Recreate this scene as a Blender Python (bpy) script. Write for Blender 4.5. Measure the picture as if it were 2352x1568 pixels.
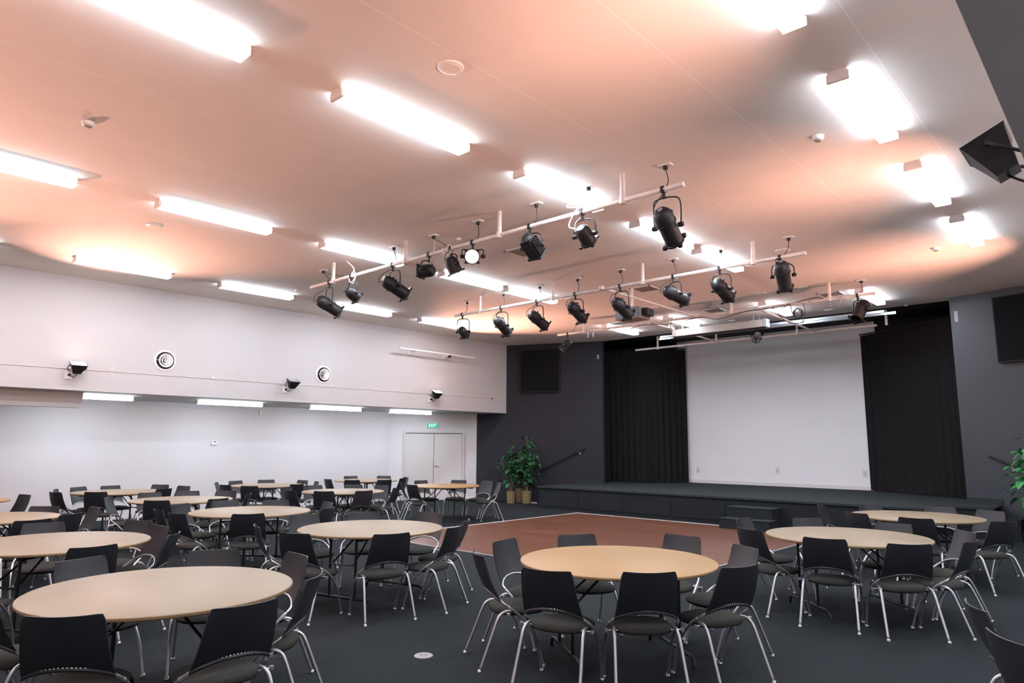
import bpy, bmesh, math, random
from mathutils import Vector, Matrix, Euler
PI = math.pi
D = bpy.data
SC = bpy.context.scene
for o in list(D.objects): D.objects.remove(o)
COL = SC.collection
random.seed(7)

# ------------------------------------------------------------------ camera
cam_data = D.cameras.new('camera'); cam = D.objects.new('camera', cam_data); COL.objects.link(cam)
RT = Vector((0.6766245725985902, -0.7363113263893061, 0.004981805555822061))
UP = Vector((-0.11286435641640585, -0.0970248273361364, 0.9888618811194532))
FW = Vector((0.727626844479013, 0.6696505159493373, 0.14875268630280447))
mw = Matrix.Identity(4)
for i in range(3):
    mw[i][0] = RT[i]; mw[i][1] = UP[i]; mw[i][2] = -FW[i]
mw[2][3] = 1.64
cam.matrix_world = mw
cam_data.sensor_width = 36.0
cam_data.lens = 36.0 * 1571.13 / 2352.0
cam_data.clip_start = 0.05
SC.camera = cam
# ------------------------------------------------------------------ world and exposure
w = D.worlds.new('world'); SC.world = w; w.use_nodes = True
bg = w.node_tree.nodes['Background']; bg.inputs[0].default_value = (0.5, 0.52, 0.6, 1); bg.inputs[1].default_value = 0.05
SC.view_settings.view_transform = 'Standard'; SC.view_settings.look = 'None'
SC.view_settings.exposure = 0.6; SC.view_settings.gamma = 1.0; SC.view_settings.use_curve_mapping = False
TUBE = 44.0            # radiance of the fluorescent diffusers, lower face
TUBE_SIDE = 15.0        # their translucent sides
FLOOD = 84.0           # watts of each warm wall flood

# ------------------------------------------------------------------ materials
def mat(name, rgb, rough=0.6, metal=0.0, spec=0.5, noise=0.0, nscale=20.0, bump=0.0, bscale=200.0, emit=None, estr=0.0, stretch=None, rgb2=None):
    m = D.materials.new(name); m.use_nodes = True
    nt = m.node_tree; b = nt.nodes['Principled BSDF']
    b.inputs['Base Color'].default_value = (*rgb, 1); b.inputs['Roughness'].default_value = rough
    b.inputs['Metallic'].default_value = metal; b.inputs['Specular IOR Level'].default_value = spec
    tc = nt.nodes.new('ShaderNodeTexCoord')
    def coord(sc):
        mp = nt.nodes.new('ShaderNodeMapping'); nt.links.new(tc.outputs['Object'], mp.inputs[0])
        if sc: mp.inputs['Scale'].default_value = sc
        return mp.outputs[0]
    if noise > 0 or rgb2:
        n = nt.nodes.new('ShaderNodeTexNoise'); n.inputs['Scale'].default_value = nscale; n.inputs['Detail'].default_value = 5
        nt.links.new(coord(stretch), n.inputs['Vector'])
        r = nt.nodes.new('ShaderNodeMapRange'); r.inputs[1].default_value = .3; r.inputs[2].default_value = .7
        nt.links.new(n.outputs[0], r.inputs[0])
        mx = nt.nodes.new('ShaderNodeMix'); mx.data_type = 'RGBA'
        a = rgb2 if rgb2 else tuple(c * (1 - noise) for c in rgb)
        bb = rgb if rgb2 else tuple(min(1, c * (1 + noise)) for c in rgb)
        mx.inputs[6].default_value = (*a, 1); mx.inputs[7].default_value = (*bb, 1)
        nt.links.new(r.outputs[0], mx.inputs[0]); nt.links.new(mx.outputs[2], b.inputs['Base Color'])
    if bump > 0:
        n = nt.nodes.new('ShaderNodeTexNoise'); n.inputs['Scale'].default_value = bscale; n.inputs['Detail'].default_value = 3
        nt.links.new(coord(None), n.inputs['Vector'])
        bp = nt.nodes.new('ShaderNodeBump'); bp.inputs['Strength'].default_value = bump; bp.inputs['Distance'].default_value = .005
        nt.links.new(n.outputs[0], bp.inputs['Height']); nt.links.new(bp.outputs[0], b.inputs['Normal'])
    if emit:
        b.inputs['Emission Color'].default_value = (*emit, 1); b.inputs['Emission Strength'].default_value = estr
    return m

M = {}
M['ceiling'] = mat('ceiling_paint_warm_wash', (.78, .715, .67), .75, spec=.2, noise=.015, nscale=3)  # neutral paint tinted warm, part of the floods' wash put into the colour
M['wall'] = mat('wall_paint', (.68, .655, .66), .7, spec=.25, noise=.012, nscale=2, bump=.05)
M['wallup'] = mat('wall_paint_dimmed', (.49, .475, .475), .7, spec=.25, noise=.012, nscale=2, bump=.05)  # wall paint again, darkened so dimmer light is put into its colour
M['door'] = mat('door_paint', (.60, .57, .55), .5)
M['white'] = mat('white_gloss', (.78, .75, .74), .45)
M['screenwall'] = mat('stage_wall_white', (.93, .91, .93), .7, spec=.2, noise=.01, nscale=1.5)
M['dark'] = mat('charcoal_carpet_wall', (.030, .031, .038), .85, spec=.25, noise=.25, nscale=180, bump=.2)
M['dark2'] = mat('charcoal_wall_blue_sheen', (.029, .036, .048), .5, spec=.6, noise=.15, nscale=180, bump=.1)  # bluish base colour stands in for the sheen on the right wall
M['plasticgrey'] = mat('grey_case', (.16, .16, .17), .5)
M['darkpaint'] = mat('charcoal_paint', (.020, .020, .024), .8, spec=.2)
M['black'] = mat('black_metal', (.011, .011, .013), .5, spec=.35)
M['blackrub'] = mat('black_rubber', (.010, .010, .011), .6)
M['curtain'] = mat('black_velour', (.020, .019, .020), .95, spec=.1, noise=.2, nscale=30)
M['carpet'] = mat('grey_carpet', (.0195, .024, .027), .95, spec=.12, noise=.5, nscale=110, bump=.35, bscale=300)
M['stagecarpet'] = mat('stage_carpet', (.036, .045, .046), .95, spec=.12, noise=.4, nscale=220, bump=.3, bscale=500)
M['stagefront'] = mat('stage_front_carpet', (.024, .028, .032), .95, spec=.1, noise=.3, nscale=200)
M['chrome'] = mat('silver_tube', (.50, .50, .53), .40, metal=.9)
M['plastic'] = mat('black_plastic', (.018, .020, .025), .46, spec=.42, noise=.05, nscale=30, bump=.06, bscale=350)
M['seatcloth'] = mat('seat_cloth', (.044, .045, .040), .9, spec=.15, noise=.3, nscale=240, bump=.3, bscale=400)
M['pale'] = mat('pale_laminate', (.275, .215, .145), .45, spec=.3, rgb2=(.26, .20, .13), nscale=5, stretch=(1, 9, 1))
M['edgeband'] = mat('tan_edge_band', (.26, .175, .085), .5)
M['housing'] = mat('beige_housing_shaded', (.27, .235, .215), .5)  # beige darkened, shade of the backlit front put into the colour
M['speakercloth'] = mat('speaker_cloth', (.010, .010, .012), .95, spec=.1)
M['orange'] = mat('honey_laminate', (.36, .225, .095), .45, spec=.3, rgb2=(.33, .20, .08), nscale=5, stretch=(1, 9, 1))
M['tabsteel'] = mat('black_table_steel', (.010, .010, .012), .35)
M['pipe'] = mat('cream_pipe', (.66, .58, .54), .45, noise=.12, nscale=9)
M['glass_off'] = mat('lens_glass', (.25, .28, .32), .08, spec=.8)
M['leaf'] = mat('fig_leaf', (.035, .16, .055), .42, rgb2=(.012, .07, .028), nscale=7)
M['leaf2'] = mat('bright_leaf', (.035, .34, .06), .42, rgb2=(.02, .20, .04), nscale=7)
M['bark'] = mat('plant_stem', (.16, .12, .06), .8)
M['wicker'] = mat('wicker', (.33, .24, .11), .8, rgb2=(.10, .065, .03), nscale=42, stretch=(1, 1, 3), bump=.5, bscale=60)
M['steel'] = mat('track_steel', (.35, .38, .42), .35, metal=.7)
M['green'] = mat('exit_green', (.0, .30, .18), .5, emit=(.0, .55, .32), estr=.35)
M['exitwhite'] = mat('exit_white', (.9, .95, .9), .5, emit=(.9, 1, .95), estr=.8)
M['tube'] = mat('tube_diffuser', (.9, .9, .9), .5, emit=(.84, .92, 1.03), estr=TUBE)
M['tubeside'] = mat('tube_diffuser_side', (.9, .9, .9), .5, emit=(.84, .92, 1.03), estr=TUBE_SIDE)
M['lamp_on'] = mat('warm_lamp', (.9, .8, .7), .5, emit=(1.0, .62, .45), estr=9.0)
M['flood_on'] = mat('flood_glass_lit', (.9, .8, .75), .3, emit=(1.0, .72, .66), estr=8.0)
M['floormetal'] = mat('floor_disc_metal', (.42, .42, .43), .4, metal=.3)
M['ventdark'] = mat('vent_dark', (.02, .018, .018), .8)
M['ventgrille'] = mat('vent_grille', (.30, .25, .21), .6)
M['lcd'] = mat('lcd', (.08, .14, .10), .3)
M['brass'] = mat('door_metal', (.45, .44, .42), .3, metal=.9)

def wood_floor():
    m = D.materials.new('dance_floor_vinyl'); m.use_nodes = True; nt = m.node_tree; b = nt.nodes['Principled BSDF']
    b.inputs['Roughness'].default_value = .34; b.inputs['Specular IOR Level'].default_value = .4
    tc = nt.nodes.new('ShaderNodeTexCoord'); mp = nt.nodes.new('ShaderNodeMapping'); mp.inputs['Rotation'].default_value = (0, 0, PI/2)
    nt.links.new(tc.outputs['Object'], mp.inputs[0])
    br = nt.nodes.new('ShaderNodeTexBrick'); nt.links.new(mp.outputs[0], br.inputs[0])
    br.inputs['Color1'].default_value = (.13, .052, .030, 1); br.inputs['Color2'].default_value = (.185, .078, .047, 1)
    br.inputs['Mortar'].default_value = (.10, .035, .02, 1); br.inputs['Scale'].default_value = 1.0
    br.inputs['Mortar Size'].default_value = .0015; br.inputs['Brick Width'].default_value = 1.1; br.inputs['Row Height'].default_value = .11
    n = nt.nodes.new('ShaderNodeTexNoise'); n.inputs['Scale'].default_value = 3; n.inputs['Detail'].default_value = 6
    mp2 = nt.nodes.new('ShaderNodeMapping'); mp2.inputs['Scale'].default_value = (8, 1, 1)
    nt.links.new(tc.outputs['Object'], mp2.inputs[0]); nt.links.new(mp2.outputs[0], n.inputs['Vector'])
    mx = nt.nodes.new('ShaderNodeMix'); mx.data_type = 'RGBA'; mx.blend_type = 'MULTIPLY'; mx.inputs[0].default_value = .6
    r = nt.nodes.new('ShaderNodeMapRange'); r.inputs[1].default_value = .3; r.inputs[2].default_value = .7; r.inputs[3].default_value = .55; r.inputs[4].default_value = 1.35
    nt.links.new(n.outputs[0], r.inputs[0]); nt.links.new(br.outputs['Color'], mx.inputs[6]); nt.links.new(r.outputs[0], mx.inputs[7])
    nt.links.new(mx.outputs[2], b.inputs['Base Color'])
    return m
M['wood'] = wood_floor()
def add_seams(m):
    nt = m.node_tree; b = nt.nodes['Principled BSDF']; src = b.inputs['Base Color'].links[0].from_socket
    tc = nt.nodes.new('ShaderNodeTexCoord'); sp = nt.nodes.new('ShaderNodeSeparateXYZ'); nt.links.new(tc.outputs['Object'], sp.inputs[0])
    def M_(op, a, v):
        n = nt.nodes.new('ShaderNodeMath'); n.operation = op; nt.links.new(a, n.inputs[0]); n.inputs[1].default_value = v; return n.outputs[0]
    y = M_('ADD', sp.outputs[1], 1.15); y = M_('DIVIDE', y, 1.2); fr = M_('FRACT', y, 0); ln = M_('LESS_THAN', fr, .009)
    mx = nt.nodes.new('ShaderNodeMix'); mx.data_type = 'RGBA'; nt.links.new(ln, mx.inputs[0]); nt.links.new(src, mx.inputs[6]); mx.inputs[7].default_value = (.84, .82, .80, 1)
    nt.links.new(mx.outputs[2], b.inputs['Base Color'])
add_seams(M['ceiling'])

# ------------------------------------------------------------------ mesh helpers
def new_bm(): return bmesh.new()
def obj(name, bm, m, parent=None, smooth=None, loc=None, rot=None):
    bmesh.ops.recalc_face_normals(bm, faces=bm.faces)
    me = D.meshes.new(name); bm.to_mesh(me); bm.free()
    me.materials.append(M[m] if isinstance(m, str) else m)
    if smooth is not None:
        for p in me.polygons: p.use_smooth = True
        if smooth < 180:
            try: me.set_sharp_from_angle(angle=math.radians(smooth))
            except Exception: pass
    o = D.objects.new(name, me); COL.objects.link(o)
    if parent: o.parent = parent
    if loc: o.location = loc
    if rot: o.rotation_euler = rot
    return o
def tag(o, label, cat, group=None, kind=None):
    o['label'] = label; o['category'] = cat
    if group: o['group'] = group
    if kind: o['kind'] = kind
    return o
def thing(name, label, cat, loc=(0, 0, 0), rz=0, group=None):
    o = D.objects.new(name, None); COL.objects.link(o); o.empty_display_size = .1
    o.location = loc; o.rotation_euler = (0, 0, rz)
    return tag(o, label, cat, group)
def struct(name, bm, m, smooth=None):
    o = obj(name, bm, m, smooth=smooth); o['kind'] = 'structure'; return o
def copy_tree(o, parent=None):
    c = o.copy(); COL.objects.link(c)
    if parent: c.parent = parent
    for ch in [x for x in o.children]: copy_tree(ch, c)
    return c
def box(bm, a, b, mtx=None, bev=0):
    (x0, y0, z0), (x1, y1, z1) = a, b
    v = [bm.verts.new(p) for p in ((x0,y0,z0),(x1,y0,z0),(x1,y1,z0),(x0,y1,z0),(x0,y0,z1),(x1,y0,z1),(x1,y1,z1),(x0,y1,z1))]
    fs = [bm.faces.new([v[i] for i in f]) for f in ((0,3,2,1),(4,5,6,7),(0,1,5,4),(1,2,6,5),(2,3,7,6),(3,0,4,7))]
    if mtx: bmesh.ops.transform(bm, matrix=mtx, verts=v)
    if bev: bmesh.ops.bevel(bm, geom=list({e for f in fs for e in f.edges}), offset=bev, segments=2, affect='EDGES', clamp_overlap=True)
    return v
def cbox(bm, c, s, mtx=None, bev=0):
    return box(bm, [c[i]-s[i]/2 for i in range(3)], [c[i]+s[i]/2 for i in range(3)], mtx, bev)
def prism(bm, poly, z0, z1):
    a = [bm.verts.new((x, y, z0)) for x, y in poly]; b = [bm.verts.new((x, y, z1)) for x, y in poly]
    n = len(poly); bm.faces.new(a[::-1]); bm.faces.new(b)
    for i in range(n): bm.faces.new((a[i], a[(i+1) % n], b[(i+1) % n], b[i]))
def smooth_path(pts, k=5, closed=False):
    P = [Vector(p) for p in pts]; out = []
    n = len(P)
    for i in range(n-1):
        p0 = P[max(i-1, 0)]; p1 = P[i]; p2 = P[i+1]; p3 = P[min(i+2, n-1)]
        for j in range(k):
            t = j/k
            out.append(.5*((2*p1)+(p2-p0)*t+(2*p0-5*p1+4*p2-p3)*t*t+(3*p1-p0-3*p2+p3)*t**3))
    out.append(P[-1]); return out
def tube(bm, pts, r, n=8, caps=True):
    P = [Vector(p) for p in pts]; rings = []
    t0 = (P[1]-P[0]).normalized(); ref = Vector((0, 0, 1)) if abs(t0.z) < .9 else Vector((1, 0, 0))
    nrm = t0.cross(ref).normalized()
    for i, p in enumerate(P):
        t = (P[min(i+1, len(P)-1)]-P[max(i-1, 0)]).normalized()
        nrm = (nrm - t*nrm.dot(t)).normalized(); bn = t.cross(nrm)
        rr = r[i] if isinstance(r, (list, tuple)) else r
        rings.append([bm.verts.new(p+rr*(math.cos(2*PI*j/n)*nrm+math.sin(2*PI*j/n)*bn)) for j in range(n)])
    for a, b in zip(rings, rings[1:]):
        for j in range(n): bm.faces.new((a[j], a[(j+1) % n], b[(j+1) % n], b[j]))
    if caps: bm.faces.new(rings[0][::-1]); bm.faces.new(rings[-1])
def lathe(bm, prof, n=24, mtx=None, caps=True):
    rings = []; vs = []
    for r, z in prof:
        ring = [bm.verts.new((r*math.cos(2*PI*j/n), r*math.sin(2*PI*j/n), z)) for j in range(n)]; rings.append(ring); vs += ring
    for a, b in zip(rings, rings[1:]):
        for j in range(n): bm.faces.new((a[j], a[(j+1) % n], b[(j+1) % n], b[j]))
    if caps: bm.faces.new(rings[0][::-1]); bm.faces.new(rings[-1])
    if mtx: bmesh.ops.transform(bm, matrix=mtx, verts=vs)
def dirmat(loc, d, up=Vector((0, 0, 1))):
    """matrix whose +z axis points along d"""
    z = Vector(d).normalized(); x = up.cross(z)
    if x.length < 1e-4: x = Vector((1, 0, 0))
    x.normalize(); y = z.cross(x)
    m = Matrix.Identity(4)
    for i in range(3): m[i][0] = x[i]; m[i][1] = y[i]; m[i][2] = z[i]; m[i][3] = loc[i]
    return m

# ------------------------------------------------------------------ room shell
CZ = 4.62; SZ = 2.563; YL = 14.106; YR = .206
A_ = (14.722, 14.988); F_ = (12.62, 16.52); PL = (16.213, 11.382); PR = (15.982, 2.682); RQ = (15.02, -.75); FR_ = (12.62, -2.2)
bm = new_bm(); box(bm, (-5, -2.4, -.2), (19.2, 16.7, 0)); struct('floor', bm, 'carpet')
bm = new_bm(); box(bm, (-5, YR-.1, CZ), (16.3, YL+.1, CZ+.15)); struct('ceiling', bm, 'ceiling')
bm = new_bm(); box(bm, (16.3, -1, 4.76), (19.2, 15.5, 4.9)); box(bm, (16.28, -1, CZ), (16.36, 15.5, 4.8)); struct('ceiling_stage', bm, 'darkpaint')
# raised bulkheads over the low side aisles
bm = new_bm(); prism(bm, [(-5, YL), (15.085, YL), A_, F_, (-5, 16.52)], SZ, CZ+.15); struct('ceiling_left_bulkhead', bm, 'wallup')
bm = new_bm(); prism(bm, [(-5, -2.2), FR_, RQ, (15.28, YR), (-5, YR)], SZ, CZ+.15); struct('ceiling_right_bulkhead', bm, 'wallup')
bm = new_bm(); prism(bm, [(-5, 16.52), F_, A_, (14.9, 15.15), (12.7, 16.75), (-5, 16.75)], 0, SZ); struct('wall_left', bm, 'wall')
bm = new_bm(); prism(bm, [(-5, -2.45), (12.7, -2.45), (15.2, -.9), RQ, FR_, (-5, -2.2)], 0, SZ); struct('wall_right', bm, 'wall')
bm = new_bm(); box(bm, (-5.2, -2.45, 0), (-5, 16.75, CZ+.15)); struct('wall_rear', bm, 'wall')
def offs(a, b, d):   # unit direction and outward normal of a wall
    v = Vector((b[0]-a[0], b[1]-a[1])).normalized(); return v, Vector((-v.y, v.x))
vL, nL = offs(A_, PL, 0)        # nL points away from the hall (+x side)
bm = new_bm(); q = .28
prism(bm, [A_, PL, (PL[0]+nL.x*q, PL[1]+nL.y*q), (A_[0]+nL.x*q, A_[1]+nL.y*q)], 0, 4.8); struct('wall_stage_left', bm, 'dark')
vR, nR = offs(PR, RQ, 0); 
bm = new_bm(); prism(bm, [PR, RQ, (RQ[0]+nR.x*q, RQ[1]+nR.y*q), (PR[0]+nR.x*q, PR[1]+nR.y*q)], 0, 4.8); struct('wall_stage_right', bm, 'dark2')
bm = new_bm(); box(bm, (18.75, -1, 0), (18.95, 15.5, 4.8)); struct('wall_back', bm, 'darkpaint')
bm = new_bm(); box(bm, (18.72, 4.8, .56), (18.75, 10.35, 4.76)); struct('wall_back_white', bm, 'screenwall')
bm = new_bm(); box(bm, (15.2, 15.2, 0), (18.95, 15.4, 4.8)); struct('wall_wing_left', bm, 'darkpaint')
bm = new_bm(); box(bm, (15.6, -1.1, 0), (18.95, -.9, 4.8)); struct('wall_wing_right', bm, 'darkpaint')
bm = new_bm(); box(bm, (18.70, 4.9, .56), (18.72, 10.3, .65)); struct('baseboard_back', bm, 'white')
# hanging boxed beam at the far left under the bulkhead
bm = new_bm(); box(bm, (-5, YL+.55, 2.28), (4.02, YL+.75, SZ)); struct('trim_1', bm, 'wall')
# baseboards of the white wall
bm = new_bm(); box(bm, (-5, 16.5, 0), (12.61, 16.52, .10)); 
dv, dn = offs(F_, A_, 0)   # angled wall with the doors; hall side is -normal... set below
hn = Vector((-dn.x, -dn.y)) if dn.y > 0 else dn
def wp(t, o, z): return (F_[0]+dv.x*t+hn.x*o, F_[1]+dv.y*t+hn.y*o, z)
def wbox(bm, t0, t1, o0, o1, z0, z1):
    ps = [wp(t0, o0, z0), wp(t1, o0, z0), wp(t1, o1, z0), wp(t0, o1, z0)]
    prism(bm, [(p[0], p[1]) for p in ps], z0, z1)
TL = math.hypot(A_[0]-F_[0], A_[1]-F_[1])
wbox(bm, 0, .39, 0, .02, 0, .10); wbox(bm, 2.23, TL, 0, .02, 0, .10)
struct('baseboard_left', bm, 'white')
# skirting of the dark walls on the stage
bm = new_bm()
for a, v, n, t0, t1, z in ((PL, -vL, nL, 0, .75, .66), (PR, vR, nR, 0, .62, .67)):
    p = [(a[0]+v.x*t0, a[1]+v.y*t0), (a[0]+v.x*t1, a[1]+v.y*t1)]
    prism(bm, [p[0], p[1], (p[1][0]-n.x*.015, p[1][1]-n.y*.015), (p[0][0]-n.x*.015, p[0][1]-n.y*.015)], .56, z)
struct('baseboard_stage', bm, 'stagecarpet')

# double doors
def place_wall(t, o, z): p = wp(t, o, z); return p
ang = math.atan2(dv.y, dv.x)
d1 = D.objects.new('door_1', None); COL.objects.link(d1); d1.location = wp(.46, 0, 0); d1.rotation_euler = (0, 0, ang); d1['kind'] = 'structure'
sgn = 1 if (Vector((math.cos(ang+PI/2), math.sin(ang+PI/2))).dot(hn) > 0) else -1
def dbox(bm, x0, x1, o0, o1, z0, z1, bev=0): box(bm, (x0, min(o0*sgn, o1*sgn), z0), (x1, max(o0*sgn, o1*sgn), z1), None, bev)
bm = new_bm(); dbox(bm, -.06, 0, 0, .05, 0, 2.02); dbox(bm, 1.70, 1.76, 0, .05, 0, 2.02); dbox(bm, 0, 1.70, 0, .05, 1.965, 2.02); obj('door_frame', bm, 'door', d1)
bm = new_bm(); dbox(bm, .006, .843, .0, .010, .01, 1.945); obj('door_leaf', bm, 'door', d1)
bm = new_bm(); dbox(bm, .857, 1.694, .0, .010, .01, 1.945); l2 = obj('door_leaf', bm, 'door', d1)
bm = new_bm(); dbox(bm, .843, .857, 0, .004, .01, 1.965); dbox(bm, 0, 1.70, 0, .004, 1.945, 1.965); dbox(bm, -.002, .004, 0, .006, .01, 1.96); dbox(bm, 1.696, 1.702, 0, .006, .01, 1.96); obj('door_gap_shade', bm, 'ventdark', d1)  # dark strips painted as the shadow lines of leaf gaps and recess
bm = new_bm(); lathe(bm, [(.025, 0), (.025, .02), (.012, .03), (.012, .05)], 12, Matrix.Translation((.90, sgn*.01, 1.0)) @ Matrix.Rotation(-sgn*PI/2, 4, 'X'))
dbox(bm, .89, 1.0, .045, .06, .99, 1.01); obj('door_handle', bm, 'brass', l2)
bm = new_bm(); lathe(bm, [(.02, 0), (.02, .025), (.01, .03)], 12, Matrix.Translation((.90, sgn*.01, 1.15)) @ Matrix.Rotation(-sgn*PI/2, 4, 'X')); obj('lock', bm, 'brass', l2)

# EXIT sign over the doors
ex = thing('exit_sign', 'green and white EXIT sign above the white double doors', 'sign', wp(1.25, 0, 2.19), ang)
bm = new_bm(); dbox(bm, -.19, .19, 0, .05, -.085, .085, .01); obj('housing', bm, 'white', ex)
bm = new_bm(); dbox(bm, -.165, .165, .05, .056, -.062, .062); obj('panel', bm, 'green', ex)
def text_mesh(body, size, name, m, parent, mtx):
    cu = D.curves.new('t', 'FONT'); cu.body = body; cu.size = size; cu.extrude = .0015; cu.align_x = 'CENTER'; cu.align_y = 'CENTER'; cu.resolution_u = 3
    to = D.objects.new('t', cu); COL.objects.link(to); dg = bpy.context.evaluated_depsgraph_get()
    me = D.meshes.new_from_object(to.evaluated_get(dg)); D.objects.remove(to)
    bm = new_bm(); bm.from_mesh(me); D.meshes.remove(me); bmesh.ops.transform(bm, matrix=mtx, verts=bm.verts)
    return obj(name, bm, m, parent)
text_mesh('EXIT', .115, 'lettering', 'exitwhite', ex, Matrix.Translation((0, sgn*.0575, 0)) @ Matrix.Rotation(PI/2, 4, 'X') if sgn < 0 else Matrix.Translation((0, .0575, 0)) @ Matrix.Rotation(PI, 4, 'Z') @ Matrix.Rotation(PI/2, 4, 'X'))
bm = new_bm(); dbox(bm, -.17, .21, 0, .012, -.125, -.10); obj('strip', bm, 'white', ex)

# dance floor, metal edging
bm = new_bm(); box(bm, (7.58, 4.5, 0), (13.60, 10.33, .006)); struct('floor_dance', bm, 'wood')
bm = new_bm(); box(bm, (7.56, 10.33, 0), (13.63, 10.37, .012)); box(bm, (13.60, 6.40, 0), (13.64, 10.33, .012)); struct('trim_2', bm, 'white')
bm = new_bm(); box(bm, (7.55, 4.5, 0), (7.58, 10.33, .009)); box(bm, (7.55, 4.47, 0), (13.6, 4.5, .009)); struct('trim_3', bm, 'floormetal')

# stage
STZ = .56
bm = new_bm()
prism(bm, [(14.02, 11.98), (14.02, 3.0), (15.0, 3.0), (15.0, 2.12), (15.82, 2.12), (15.982, 2.682), (18.75, 2.682), (18.75, 12.0), (15.95, 12.0)], STZ-.04, STZ)
struct('floor_stage', bm, 'stagecarpet')
bm = new_bm(); prism(bm, [(14.07, 11.93), (14.07, 3.05), (15.04, 3.05), (15.04, 2.16), (15.8, 2.16), (15.95, 2.7), (18.75, 2.7), (18.75, 11.95), (15.95, 11.95)], .0, STZ-.04)
struct('wall_stage_front', bm, 'stagefront')
bm = new_bm()
for y in (11.9, 10.6, 9.3, 8.0, 6.7, 5.4, 4.1):
    box(bm, (14.055, y-1.24, .06), (14.07, y, .40))
for y in (10.35, 9.75, 8.55, 7.9, 6.7, 5.0): box(bm, (14.04, y-.06, .395), (14.055, y, .41))
struct('trim_4', bm, 'stagefront')
# stage steps
st = thing('stage_steps', 'black carpeted two-tread steps at the middle of the stage front', 'steps', (13.24, 5.98, 0))
bm = new_bm(); box(bm, (0, -.5, 0), (.36, .52, .19)); obj('lower_step', bm, 'stagefront', st)
bm = new_bm(); box(bm, (.36, -.42, 0), (.80, .52, .395)); obj('upper_step', bm, 'stagefront', st)
bm = new_bm(); box(bm, (-.015, -.51, .19), (.37, .53, .20)); box(bm, (.345, -.43, .395), (.81, .53, .405)); obj('tread', bm, 'stagecarpet', st)
def side_steps(label, x0, wall, y0, sg):
    t = thing('side_steps', label, 'steps', (x0, y0, 0))
    def wx(y): return wall[0]+(wall[2]-wall[0])*(y-wall[1])/(wall[3]-wall[1])-.01
    for k, z in ((0, .375), (1, .19)):
        ya, yb = y0+sg*(.012+.35*k), y0+sg*(.35*(k+1))
        bm = new_bm(); prism(bm, [(0, ya-y0), (wx(ya)-x0, ya-y0), (wx(yb)-x0, yb-y0), (0, yb-y0)], 0, z); obj('step', bm, 'stagefront', t)
        bm = new_bm(); yc = yb-sg*.04; yd = yb+sg*.006; prism(bm, [(-.006, yc-y0), (wx(yc)-x0, yc-y0), (wx(yd)-x0, yd-y0), (-.006, yd-y0)], z-.02, z+.006); obj('nosing', bm, 'stagecarpet', t)
side_steps('black steps beside the stage, behind the potted trees', 14.95, (*A_, *PL), 12.0, 1)
side_steps('black steps down from the stage by right dark wall', 15.05, (*PR, *RQ), 2.11, -1)
bm = new_bm(); box(bm, (-.02, -.14, 0), (.02, .14, .03)); o = obj('edge_strip', bm, 'white', loc=(15.0, 12.98, 0), rot=(0, 0, .15)); tag(o, 'short white strip on the carpet beside the wicker pots', 'strip')

# speaker covers on the angled walls
def panel(p0, p1, z0, z1, n, name, label):
    c = ((p0[0]+p1[0])/2, (p0[1]+p1[1])/2); v = Vector((p1[0]-p0[0], p1[1]-p0[1])); L = v.length
    t = thing(name, label, 'speaker', (c[0], c[1], z0), math.atan2(v.y, v.x))
    s = -1 if Vector((-v.y, v.x)).dot(n) > 0 else 1
    bm = new_bm(); box(bm, (-L/2, min(0, s*.10), 0), (L/2, max(0, s*.10), z1-z0)); obj('frame', bm, 'black', t)
    bm = new_bm(); box(bm, (-L/2+.02, min(s*.1, s*.11), .02), (L/2-.02, max(s*.1, s*.11), z1-z0-.02), None, .004); obj('speaker_cloth', bm, 'speakercloth', t)
panel((15.266, 13.67), (15.735, 12.54), 3.17, 4.44, nL, 'wall_speaker', 'black square cloth speaker high on the left dark wall')
panel((15.762, 1.91), (15.43, .75), 3.21, 4.47, nR, 'wall_speaker', 'black square cloth speaker high on the right dark wall')
# handrails
def rail(p0, p1, n, label, brs):
    t = thing('handrail', label, 'handrail', (p0[0], p0[1], p0[2])); o = Vector(p0)
    off = Vector((-n.x*.07, -n.y*.07, 0)); d = Vector(p1)-Vector(p0)
    bm = new_bm(); tube(bm, [off, off+d], .02, 10); obj('rail', bm, 'black', t)
    for k in brs:
        bm = new_bm(); b = off+d*k; tube(bm, smooth_path([b, b+Vector((0, 0, -.05)), b-off+Vector((0, 0, -.07))], 4), .009, 8)
        lathe(bm, [(.03, 0), (.03, .01)], 12, dirmat(b-off+Vector((0, 0, -.07)), (-n.x, -n.y, 0))); obj('bracket', bm, 'chrome', t)
rail((15.47, 13.18, .85), (16.02, 11.85, 1.55), nL, 'black sloping handrail on left dark wall beside the trees', (.02, .88))
rail((15.851, 2.221, 1.459), (15.45, .8, .80), nR, 'black sloping handrail on right dark wall by the stage', (.25, .9))
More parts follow.
